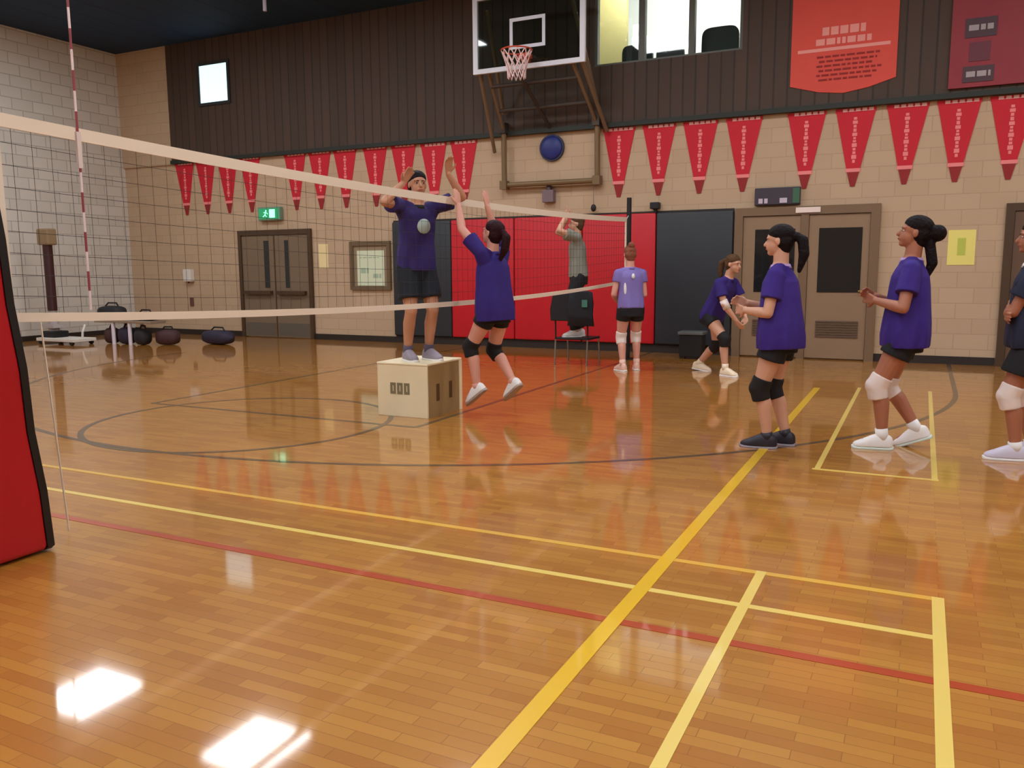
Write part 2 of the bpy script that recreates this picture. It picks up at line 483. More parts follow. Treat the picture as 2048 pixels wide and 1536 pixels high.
for i, x in enumerate(px):
    if i == 0: o = pen0
    else:
        o = pen0.copy(); C.objects.link(o)
        for ch in list(pen0.children):
            c = ch.copy(); C.objects.link(c); c.parent = o
    o.location = (x, YW - .001, 3.49 + (.03 if x < -8 else 0))
    o['label'] = plab[i]; o['category'] = 'pennant'; o['group'] = 'red pennants along the wall'

# large banners on the brown wall
def dashes(bm, x0, x1, z, h, y0, y1, seed):
    random.seed(seed); x = x0
    while x < x1 - .02:
        wd = min(random.uniform(.04, .12), x1 - x)
        box(bm, x, x + wd, y0, y1, z - h / 2, z + h / 2); x += wd + .022
    return bm
bt = empty('banner', (-1.17, YW - .055, 3.75)); tag(bt, 'orange-red hanging banner with pointed bottom on the brown wall', 'banner')
obj('hanging_rod', cone(nb(), (-.74, -.012, 1.77), (.74, -.012, 1.77), .022, .022, 12), M_tubed0, bt)
obj('cloth', prism(nb(), [(-.69, .15), (-.3, .04), (.02, 0), (.35, .05), (.69, .15), (.69, 1.75), (-.69, 1.75)], -.02, -.005), mat('banner_red', (226, 82, 68), .7, var=.08, vscale=2), bt)
bm = nb(); box(bm, -.6, .6, -.026, -.02, .585, .63); dashes(bm, -.36, .36, .71, .085, -.026, -.02, 2); dashes(bm, -.28, .28, .85, .11, -.026, -.02, 5)
obj('heading', bm, mat('banner_pink', (244, 160, 150), .7), bt)
bm = nb()
for k in range(6): dashes(bm, -.34 + .03 * (k % 2), .5 - .06 * (k % 3), .51 - k * .062, .026, -.026, -.02, 10 + k)
obj('text_lines', bm, mat('banner_text', (150, 34, 30), .7), bt)
sb = empty('record_board', (.96, YW - .06, 3.67)); tag(sb, 'maroon board with grey plates at the upper right of the brown wall', 'board')
obj('panel', bx(-.80, .80, -.05, 0, 0, 1.9), mat('maroon_board', (146, 36, 48), .5, var=.05), sb)
obj('badge', bx(-.58, -.34, -.058, -.05, .32, .56), mat('board_badge', (104, 38, 52), .5), sb)
for z0, z1 in ((.06, .26), (.62, .86), (1.1, 1.4)):
    npl = obj('name_plate', bx(-.64, -.28, -.06, -.05, z0, z1), mat('board_plate', (74, 46, 54), .5), sb)
    obj('plate_print', dashes(nb(), -.60, -.32, (z0 + z1) / 2, .07, -.066, -.06, int(z0 * 100)), mat('board_print', (170, 160, 160), .5), npl)

# exit sign
ex = empty('exit_sign', (-11.62, YW, 2.32)); tag(ex, 'glowing green exit sign above the taupe double doors', 'exit sign')
obj('housing', bx(-.28, .28, -.10, 0, 0, .26), mat('exit_house', (120, 150, 128), .5), ex, bevel=.01)
obj('face_panel', bx(-.25, .25, -.108, -.10, .03, .23), mat('exit_green', (40, 150, 96), .4, emit=.55), ex)
bm = nb()
box(bm, .02, .16, -.112, -.108, .05, .21); ball(bm, (-.06, -.11, .185), .018, .004, .018, n=10)
for a, b in (((-.06, .165), (-.09, .11)), ((-.09, .11), (-.05, .07)), ((-.09, .11), (-.14, .07)), ((-.06, .16), (-.02, .12)), ((-.06, .16), (-.12, .15))):
    cone(bm, (a[0], -.11, a[1]), (b[0], -.11, b[1]), .008, .008, 6)
obj('symbol', bm, mat('exit_glow', (150, 255, 205), .4, emit=1.6), ex)

# dark sign over the tan doors
ds = empty('door_sign', (-1.98, YW, 2.25)); tag(ds, 'dark sign with pale marks and a green end above the tan doors', 'sign')
obj('housing', bx(-.32, .32, -.10, 0, 0, .25), mat('sign_dark', (62, 54, 66), .5), ds, bevel=.012)
obj('green_end', bx(.22, .315, -.106, -.10, .02, .23), mat('sign_green', (60, 104, 76), .5), ds)
for a, b_, k in ((-.26, -.12, 4), (.04, .18, 6)): obj('pale_mark', dashes(nb(), a, b_, .06, .07, -.106, -.10, k), mat('sign_marks', (206, 192, 204), .5), ds)
tag(obj('door_plate', bx(-1.71, -1.37, YW - .10, YW - .078, 2.125, 2.20), mat('plate_white', (245, 225, 215), .5)), 'small white plate on the head of the tan door frame', 'plate')

# yellow sheets, notice board, dispenser
yn = empty('yellow_notice', (.445, YW + .002, 1.36)); tag(yn, 'yellow paper notice on the wall right of the tan doors', 'notice')
obj('paper', bx(-.165, .165, -.008, 0, 0, .47), mat('paper_yellow', (244, 232, 130), .7), yn)
bm = nb(); box(bm, -.05, .05, -.011, -.008, .13, .36)
obj('green_print', bm, mat('print_green', (196, 206, 90), .7), yn)
tag(obj('yellow_sheet', bx(-10.50, -10.28, YW - .008, YW + .002, 1.38, 1.84), mat('paper_pale', (248, 228, 170), .7)), 'pale yellow sheet beside the taupe double doors', 'notice')
nbd = empty('notice_board', (-9.285, YW + .002, .97)); tag(nbd, 'dark-framed notice board with pale papers left of the wall pads', 'notice board')
bm = nb(); box(bm, -.46, -.38, -.05, 0, 0, .9); box(bm, .38, .46, -.05, 0, 0, .9); box(bm, -.38, .38, -.05, 0, 0, .07); box(bm, -.38, .38, -.05, 0, .82, .9)
obj('board_frame', bm, mat('nb_frame', (112, 92, 66), .5), nbd)
obj('backing', bx(-.38, .38, -.02, 0, .07, .82), mat('nb_back', (150, 130, 104), .7), nbd)
obj('paper', bx(-.30, .31, -.026, -.02, .08, .73), mat('nb_paper', (222, 232, 200), .7), nbd)
bm = nb(); dashes(bm, -.24, .2, .6, .02, -.029, -.026, 21); dashes(bm, -.22, -.04, .36, .1, -.029, -.026, 22); dashes(bm, .06, .24, .26, .08, -.029, -.026, 23)
obj('print', bm, mat('nb_print', (176, 196, 166), .7), nbd)
dp = empty('wall_dispenser', (-13.93, YW + .002, 1.12)); tag(dp, 'small white dispenser on the wall above the bench', 'dispenser')
obj('case', bx(-.11, .11, -.12, 0, 0, .26), mat('disp_white', (232, 226, 216), .4), dp, bevel=.02)
obj('nozzle', cone(nb(), (0, -.07, 0), (0, -.07, -.03), .02, .015), M_black, dp)
tag(obj('wall_plate', bx(-13.98, -13.88, YW - .02, YW + .002, .6, .78), mat('plate_brown', (108, 74, 62), .5)), 'small brown outlet plate low on the wall below the white dispenser', 'outlet', None)
bl = empty('blue_disc', (-5.59, YW + .002, 3.31)); tag(bl, 'round dark blue disc on the wall inside the hoop frame', 'emblem')
bm = nb(); cone(bm, (0, 0, 0), (0, -.05, 0), .215, .215, 40); obj('rim', bm, mat('blue_rim', (44, 44, 72), .5), bl)
bm = nb(); ball(bm, (0, -.05, 0), .19, .06, .19, n=28); obj('face', bm, mat('blue_face', (34, 46, 120), .45), bl, smooth=True)
wn = empty('hoop_winch', (-5.63, YW + .002, 2.43)); tag(wn, 'small grey winch box on the wall under the hoop frame', 'winch')
obj('case', bx(-.10, .10, -.12, 0, 0, .2), mat('winch_grey', (126, 104, 110), .5), wn, bevel=.01)
bm = nb(); cone(bm, (0, -.06, .2), (0, -.06, .29), .05, .04); obj('drum', bm, mat('winch_dark', (70, 52, 56), .5), wn)
sp = empty('wall_speaker', (-3.82, YW + .002, 2.26)); tag(sp, 'small black box on the wall above the pads, right of the net pole', 'speaker')
obj('case', bx(-.07, .07, -.12, 0, 0, .1), M_black, sp, bevel=.01)
obj('bracket', bx(-.02, .02, -.06, 0, -.06, 0), M_black, sp)
hk = empty('wall_hook', (-4.83, YW + .002, 2.33)); tag(hk, 'small dark hook on a cord hanging below the hoop frame', 'hook')
bm = nb(); cone(bm, (0, -.10, 0), (0, -.10, .40), .005, .005, 6); obj('cord', bm, mat('cord_tan', (120, 110, 90), .6), hk)
bm = nb(); ball(bm, (0, -.10, -.02), .045, .03, .06); obj('weight', bm, M_black, hk)
tag(obj('hanging_cord', cone(nb(), (-9.84, 11, 5.52), (-9.84, 11, ZC), .03, .03, 10), mat('cord_white', (196, 190, 206), .6)), 'short pale rope end hanging from the navy ceiling', 'rope')

# ------------------------------------------------------------------ basketball hoop, folded up against the wall
BY = 11.9
M_tube = mat('hoop_tube', (128, 108, 84), .45, metal=.3)
M_tubed = mat('hoop_tube_dark', (70, 60, 52), .5, metal=.3)
M_bwhite = mat('board_white', (216, 216, 224), .4)
hp = empty('basketball_hoop', (-5.55, BY, 4.37)); tag(hp, 'raised basketball hoop with clear backboard and tube frame on the wall', 'basketball hoop')
Lx = lambda x, y, z: (x + 5.55, y - BY, z - 4.37)
bd = obj('backboard', bx(-.91, .91, -.012, .012, 0, 1.1), glass_mat('board_glass', (.62, .70, .68, 1), .05), hp)
bm = nb()
for a in ((-.93, .93, -.02, .05), (-.93, .93, 1.06, 1.13)): box(bm, a[0], a[1], -.025, .025, a[2], a[3])
for a in ((-.93, -.85), (.85, .93)): box(bm, a[0], a[1], -.025, .025, .05, 1.06)
obj('board_border', bm, M_bwhite, bd)
bm = nb()
for a in ((-.295, .295, .28, .33), (-.295, .295, .68, .73)): box(bm, a[0], a[1], -.02, -.012, a[2], a[3])
for a in ((-.295, -.245), (.245, .295)): box(bm, a[0], a[1], -.02, -.012, .33, .68)
obj('target_square', bm, M_bwhite, bd)
rz = .16
bm = nb(); torus(bm, (0, -.39, rz), .228, .011); box(bm, -.08, .08, -.17, -.012, rz - .05, rz + .012)
for s in (-1, 1): cone(bm, (s * .05, -.03, rz - .1), (s * .12, -.2, rz), .008, .008, 6)
rim = obj('rim', bm, mat('rim_orange', (196, 74, 48), .4), hp)
bm = nb(); n = 12
for k in range(n):
    a0, a1 = 2 * PI * k / n, 2 * PI * (k + 1) / n; am = (a0 + a1) / 2
    P_ = lambda a, r, z: (r * math.cos(a), -.39 + r * math.sin(a), rz + z)
    lv = [(.226, 0), (.19, -.10), (.155, -.20), (.135, -.30), (.13, -.40)]
    for q in range(4):
        (ra, za), (rb, zb_) = lv[q], lv[q + 1]
        s0, s1 = (a0, am) if q % 2 == 0 else (am, a0)
        s2 = a0 + (am - a1) if False else (am - 2 * PI / n if q % 2 == 0 else a1)
        cone(bm, P_(s0, ra, za), P_(s1, rb, zb_), .008, .008, 5); cone(bm, P_(s0, ra, za), P_(s2, rb, zb_), .008, .008, 5)
obj('net', bm, mat('hoop_net', (232, 200, 196), .7), rim)
# swing frame
bm = nb()
A_, B_ = (-6.42, 12.82, 2.74), (-4.76, 12.82, 2.74)
for a, b in ((A_, B_), (A_, (-6.42, 12.80, 3.62)), (B_, (-4.76, 12.80, 3.62))): cone(bm, Lx(*a), Lx(*b), .045, .045, 10)
for p in (A_, B_): box(bm, *[v for c, d in zip(Lx(*p), (.06, .07, .07)) for v in (c - d, c + d)])
obj('lower_frame', bm, mat('hoop_frame_brown', (124, 100, 68), .5, metal=.2), hp)
bm = nb()
for a, b in (((-6.42, 12.80, 3.6), (-6.25, BY + .03, 4.42)), ((-4.76, 12.80, 3.6), (-4.85, BY + .03, 4.42)), ((-6.62, 12.86, 3.3), (-6.40, BY + .03, 4.42)), ((-4.62, 12.86, 3.5), (-4.70, BY + .03, 4.42)), ((-6.42, 12.8, 3.9), (-6.25, BY + .03, 5.3)), ((-4.76, 12.8, 3.9), (-4.85, BY + .03, 5.3))):
    obj('strut', cone(nb(), Lx(*a), Lx(*b), .032, .032, 10), M_tube, hp)
bm = nb()
for a, b in (((-6.36, 12.5, 3.89), (-4.8, 12.5, 3.89)), ((-6.3, 12.15, 4.2), (-4.84, 12.15, 4.2)), ((-6.25, BY + .04, 4.42), (-4.85, BY + .04, 4.42)), ((-5.7, 12.0, 4.25), (-5.6, 12.86, 3.62))):
    obj('cross_bar', cone(nb(), Lx(*a), Lx(*b), .03, .03, 10), M_tubed, hp)
for s in (-6.42, -4.76):
    obj('wall_bracket', bx(*[v for p in ((s + 5.55 - .06, s + 5.55 + .06), (12.72 - BY, YW - .06 - BY), (3.58 - 4.37, 3.75 - 4.37)) for v in p]), M_tubed, hp)

# ------------------------------------------------------------------ volleyball net, poles, pad
NX = -3.9
NY0 = 2.49
def curve_top(y):   # sag of the tapes
    t = (y - NY0) / (11.72 - NY0)
    return 2.055 - .085 * 4 * t * (1 - t) - .01 * t
def curve_bot(y):
    t = (y - NY0) / (11.72 - NY0)
    return 1.135 + .02 * t - .115 * 4 * t * (1 - t)
nt_ = empty('volleyball_net', (NX, 7.2, 0)); tag(nt_, 'long volleyball net with white top and bottom tapes', 'net')
ys = [NY0 + (11.72 - NY0) * k / 60 for k in range(61)]
def tape(f, hw, th):
    bm = nb()
    loft(bm, [[V((-th, y - 7.2, f(y) - hw)), V((th, y - 7.2, f(y) - hw)), V((th, y - 7.2, f(y) + hw)), V((-th, y - 7.2, f(y) + hw))] for y in ys])
    return bm
M_tape = mat('tape_white', (238, 222, 200), .7)
obj('top_tape', tape(curve_top, .032, .006), M_tape, nt_)
obj('bottom_tape', tape(curve_bot, .022, .005), M_tape, nt_)
bm = nb(); yy = NY0 + .1
while yy < 11.7:
    cone(bm, (0, yy - 7.2, curve_bot(yy)), (0, yy - 7.2, curve_top(yy)), .0013, .0013, 4); yy += .1
for q in range(1, 9):
    f = q / 9
    pts = [V((0, y - 7.2, curve_bot(y) * (1 - f) + curve_top(y) * f)) for y in ys]
    for a, b in zip(pts[:-1], pts[1:]): cone(bm, a, b, .0013, .0013, 4)
obj('mesh', bm, mat('net_cord', (52, 44, 40), .8), nt_)
for y in (NY0 + .02, 11.70): obj('side_band', bx(-.008, .008, y - 7.2 - .02, y - 7.2 + .02, curve_bot(y), curve_top(y)), M_tape, nt_)
for pts in ([(0, 11.72 - 7.2, 2.04), (0, 11.80 - 7.2, 2.1)], [(0, 11.72 - 7.2, 1.16), (0, 11.80 - 7.2, 1.16)], [(0, NY0 - 7.2, 2.05), (0, 2.06 - 7.2, 2.12)], [(0, NY0 - 7.2, 1.13), (0, NY0 - 7.2 - .01, 1.12)], [(0, 2.66 - 7.2, 1.1), (0, 2.72 - 7.2, .02)]):
    obj('cord', tube(nb(), pts, .005, 6), M_tape, nt_)
an = empty('net_antenna', (NX + .012, 2.935, 1.15)); tag(an, 'red and white striped antenna rod at the near end of the net', 'antenna')
bm = nb()
loft(bm, [[V((.006 * math.cos(2 * PI * j / 8), .006 * math.sin(2 * PI * j / 8), k * .1)) for j in range(8)] for k in range(19)])
rod = obj('rod', bm, mat('ant_white', (240, 220, 220), .5), an); rod.data.materials.append(mat('ant_red', (150, 60, 70), .5))
for p in rod.data.polygons: p.material_index = int(p.center.z / .1) % 2
obj('sleeve', bx(-.010, .008, -.012, .012, .72, .90), mat('ant_sleeve', (222, 206, 200), .6), an)
pf = empty('net_pole', (NX, 11.84, 0)); tag(pf, 'slim black net pole at the far end of the net', 'net pole')
obj('shaft', cone(nb(), (0, 0, .02), (0, 0, 2.36), .035, .035, 16), M_black, pf, smooth=False)
obj('base_plate', cone(nb(), (0, 0, 0), (0, 0, .02), .09, .09, 20), M_black, pf)
bm = nb(); box(bm, -.05, .05, -.09, -.035, 1.1, 1.25); cone(bm, (.05, -.06, 1.18), (.12, -.06, 1.18), .01, .01); obj('winch', bm, M_black, pf)
pd = empty('net_pole', (NX, 2.0, 0)); tag(pd, 'near net pole wrapped in a tall red pad with black edges, left of the frame', 'net pole')
obj('shaft', cone(nb(), (0, 0, 1.69), (0, 0, 2.4), .045, .045, 16), M_steel, pd); obj('base_plate', cone(nb(), (0, 0, 0), (0, 0, .016), .12, .12, 20), M_steel, pd)
HX = .165
prof = lambda z: .545 - .078 * z
bm = nb()
lv = [(.015, -.012), (.03, 0), (.3, .004), (.6, -.004), (.9, .004), (1.2, -.003), (1.5, .003), (1.68, 0), (1.7, -.015)]
rings = []
for z, e in lv:
    hy = prof(z) + e; hx = HX + e
    rings.append([V((hx, -hy + .12, z)), V((hx + .012, 0, z)), V((hx, hy - .055, z)), V((-hx, hy - .055, z)), V((-hx - .012, 0, z)), V((-hx, -hy + .12, z))])
loft(bm, rings)
obj('pad_cushion', bm, mat('polepad_red', (176, 8, 24), .38, var=.12, vscale=3, bump=.25, bscale=3), pd, smooth=False, bevel=.02)
for s in (1, -1):
    bm = nb(); rings = []
    for z, e in lv:
        hy = prof(z) + e; i0 = hy - .056 if s > 0 else hy - .121
        hx = HX + .004 + e
        a, b = s * i0, s * hy
        rings.append([V((hx, a, z)), V((hx, b - s * .02, z)), V((hx - .03, b, z)), V((-hx + .03, b, z)), V((-hx, b - s * .02, z)), V((-hx, a, z))])
    loft(bm, rings); obj('edge_strip', bm, mat('pad_black', (16, 14, 16), .45), pd)
obj('logo_patch', ball(nb(), (HX + .012, .10, .22), .004, .05, .05, n=16), mat('pad_logo', (214, 120, 150), .5), pd)

# ------------------------------------------------------------------ plyo box
pb = empty('plyo_box', (-4.245, 6.655, 0)); tag(pb, 'pale plywood jump box that a person stands on', 'box')
M_ply = mat('plywood', (236, 220, 182), .55, var=.08, vscale=5)
M_plye = mat('plywood_edge', (244, 228, 190), .55)
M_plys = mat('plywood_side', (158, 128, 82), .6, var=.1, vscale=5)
hw, hd, hz = .272, .312, .50
obj('front_panel', bx(-hw, hw, -hd, -hd + .018, 0, hz - .02), M_ply, pb, bevel=.003)
obj('rear_panel', bx(-hw, hw, hd - .018, hd, 0, hz - .02), M_ply, pb, bevel=.003)
obj('top_panel', bx(-hw - .004, hw + .004, -hd - .004, hd + .004, hz - .02, hz), M_plye, pb, bevel=.006)
for s in (-1, 1):
    a, b = (s * hw, s * (hw - .018)) if s < 0 else (s * (hw - .018), s * hw)
    sp_ = obj('side_panel', bx(a, b, -hd + .018, hd - .018, 0, hz - .02), M_plys, pb)
    bm = nb()
    for yy in (-.13, .1):
        box(bm, s * (hw - .001) - .004, s * (hw - .001) + .004, yy - .028, yy + .028, .14, .30)
    obj('hand_slot', bm, mat('slot_dark', (92, 62, 26), .8), sp_, bevel=.003)
    obj('edge_rail', bx(s * hw - .004, s * hw + .006, hd - .05, hd + .002, 0, hz - .02), M_plye, pb)
bm = nb()
for x in (-.125, -.05, .025):
    box(bm, x - .004, x + .056, -hd - .003, -hd, .21, .235); box(bm, x - .004, x + .056, -hd - .003, -hd, .29, .315)
    box(bm, x - .004, x + .02, -hd - .003, -hd, .235, .29); box(bm, x + .032, x + .056, -hd - .003, -hd, .235, .29)
obj('stencil', bm, mat('stencil_grey', (128, 118, 88), .7), pb)

# ------------------------------------------------------------------ left corner: bench, bags, spare standard
be = empty('bench', (-13.2, 10.75, 0)); tag(be, 'low bench with white legs near the left wall', 'bench')
obj('seat', bx(-.75, .75, -.18, .18, .40, .45), mat('bench_seat', (150, 130, 110), .5), be, bevel=.01)
M_wleg = mat('bench_leg', (226, 216, 226), .4)
for x in (-.28, .16):
    for y in (-.14, .14):
        obj('leg', cone(nb(), (x, y, 0), (x, y, .40), .035, .035, 10), M_wleg, be)
M_bag = mat('bag_black', (34, 30, 34), .7, bump=.4, bscale=8)
M_bag2 = mat('bag_purple', (44, 38, 58), .7, bump=.4, bscale=8)
M_bag3 = mat('bag_maroon', (70, 40, 40), .7, bump=.4, bscale=8)
def bag(loc, rz, sx, sy, sz, m, lab, strap=True, name='sports_bag'):
    t = empty(name, loc, rz); tag(t, lab, 'bag')
    bm = nb(); rings = []
    for k in range(9):
        x = -sx + 2 * sx * k / 8; e = math.sqrt(max(0, 1 - (abs(x) / sx) ** 3)) * .9 + .1
        rings.append([V((x, sy * e * math.copysign(abs(math.cos(2 * PI * j / 16)) ** .7, math.cos(2 * PI * j / 16)), sz * (1 + e * math.copysign(abs(math.sin(2 * PI * j / 16)) ** .7, math.sin(2 * PI * j / 16))))) for j in range(16)])
    mn = min(p.z for r in rings for p in r)
    for r in rings:
        for p in r: p.z -= mn
    loft(bm, rings); obj('bag_body', bm, m, t, smooth=True)
    if strap:
        bm = nb(); top = max(p.z for r in rings for p in r)
        tube(bm, [(-sx * .5, 0, top - .02), (-sx * .3, .02, top + .05), (sx * .3, .02, top + .05), (sx * .5, 0, top - .02)], .014, 8)
        obj('handle', bm, mat('strap_black', (24, 22, 24), .7), t)
    return t
bag((-13.62, 10.72, .45), .2, .30, .16, .13, M_bag, 'round black bag on the left end of the bench')
bag((-12.78, 10.75, .45), 0, .34, .14, .07, M_bag, 'flat dark bag on the right end of the bench')
bag((-13.25, 10.72, 0), 0, .18, .13, .16, M_bag2, 'dark purple bag under the bench between the white legs')
bag((-12.84, 10.72, 0), 0, .16, .13, .15, M_bag, 'black bag under the right end of the bench')
bag((-12.40, 10.9, 0), .3, .24, .15, .14, M_bag3, 'maroon bag on the floor right of the bench')
bag((-13.66, 10.72, 0), 0, .13, .13, .15, M_bag3, 'dark bag under the left end of the bench')
bag((-11.62, 11.35, 0), -.15, .42, .17, .13, M_bag2, 'dark duffel bag on the floor left of the taupe doors')
ss = empty('spare_standard', (-14.72, 10.3, 0)); tag(ss, 'tall maroon padded standard on a pale wheeled base by the left wall', 'net standard')
obj('shaft', cone(nb(), (0, 0, .62), (0, 0, 1.86), .085, .085, 16), mat('std_maroon', (62, 26, 28), .5), ss)
obj('head', bx(-.16, .16, -.10, .10, 1.84, 2.14), mat('std_head', (150, 126, 92), .5), ss, bevel=.03)
bm = nb(); cone(bm, (0, 0, .2), (0, 0, .64), .10, .07, 14); box(bm, -.18, .18, -.14, .14, .30, .36); obj('lower_post', bm, mat('std_grey', (186, 176, 172), .5), ss)
obj('clamp', bx(-.10, .10, -.12, .12, .46, .56), mat('std_maroon', (62, 26, 28), .5), ss)
obj('base_beam', bx(-.20, .85, -.24, .24, .06, .12), mat('std_white', (230, 224, 214), .5), ss, bevel=.01)
for x in (-.12, .75):
    for y in (-.2, .2):
        obj('wheel', cone(nb(), (x, y - .02, .05), (x, y + .02, .05), .05, .05, 16), M_black, ss)
obj('counterweight', bx(-.16, .2, -.16, .16, .12, .24), M_black, ss, bevel=.02)
obj('tilt_handle', tube(nb(), [(.78, 0, .12), (.80, 0, .24), (.74, .1, .36)], .02, 8), mat('std_white', (230, 224, 214), .5), ss)

# ------------------------------------------------------------------ coach's chair, jacket, black case
CX, CY = -4.37, 11.0
ch = empty('chair', (CX, CY, 0)); tag(ch, 'black chair with wide backrest, a person in grey standing on it', 'chair')
M_blk = mat('chair_black', (20, 20, 24), .55)
obj('seat', bx(-.26, .26, -.22, .24, .355, .385), M_blk, ch, bevel=.012)
bm = nb(); prism(bm, [(-.30, .62), (.30, .62), (.31, .78), (.27, .98), (.2, 1.02), (-.2, 1.02), (-.27, .98), (-.31, .78)], -.27, -.235)
obj('backrest', bm, M_blk, ch, bevel=.015)
for x in (-.24, .24):
    obj('leg', cone(nb(), (x, -.25, 0), (x, -.22, .36), .012, .012, 8), M_steel, ch)
    obj('leg', cone(nb(), (x, .26, 0), (x, .22, .36), .012, .012, 8), M_steel, ch)
    obj('back_post', cone(nb(), (x, -.21, .36), (x, -.245, .95), .012, .012, 8), M_blk, ch)
jk = empty('jacket', (CX + .17, CY - .26, .62)); tag(jk, 'black jacket with a teal patch hung over the chair back', 'jacket')
bm = nb(); rings = []
for z, hw_ in ((.42, .12), (.40, .17), (.25, .19), (.1, .18), (-.06, .2)):
    rings.append([V((hw_ * math.cos(2 * PI * k / 16), -.045 + .03 * math.sin(2 * PI * k / 16) + .006 * math.sin(5 * k), z)) for k in range(16)])
loft(bm, rings); obj('cloth', bm, mat('jacket_black', (24, 24, 32), .8, bump=.4, bscale=10), jk, smooth=True)
obj('patch', bx(.03, .11, -.082, -.07, .2, .3), mat('jacket_teal', (66, 120, 104), .7), jk)
cs = empty('equipment_case', (-3.04, 12.3, 0)); tag(cs, 'small black case with a grey lid on the floor by the dark pad', 'case')
obj('body', bx(-.17, .17, -.13, .13, .03, .36), M_black, cs, bevel=.015)
obj('lid', bx(-.19, .19, -.15, .15, .36, .41), mat('case_lid', (96, 100, 100), .5), cs, bevel=.012)
for x in (-.14, .14):
    for y in (-.1, .1): obj('foot', cone(nb(), (x, y, 0), (x, y, .03), .02, .02, 10), M_black, cs)

# ------------------------------------------------------------------ people
def sk(name, rgb): return mat(name, rgb, .5, var=.04, vscale=12)
def two_bone(a, c, l1, l2, hint):
    a, c = V(a), V(c); d = c - a; L = d.length
    mx = (l1 + l2) * .998
    if L > mx: c = a + d * (mx / L); d = c - a; L = mx
    k = (l1 * l1 - l2 * l2 + L * L) / (2 * L)
    h = math.sqrt(max(0.0, l1 * l1 - k * k))
    u = d / L; hv = V(hint); hv = hv - u * hv.dot(u)
    hv = hv.normalized() if hv.length > 1e-5 else V((0, 0, 1))
    return a + u * k + hv * h, c

def ell_ring(c, ax, ay, rx, ry, n=24, sq=1.0):
    o = []
    for k in range(n):
        t = 2 * PI * k / n; cs_, sn = math.cos(t), math.sin(t)
        o.append(c + ax * (rx * math.copysign(abs(cs_) ** sq, cs_)) + ay * (ry * math.copysign(abs(sn) ** sq, sn)))
    return o

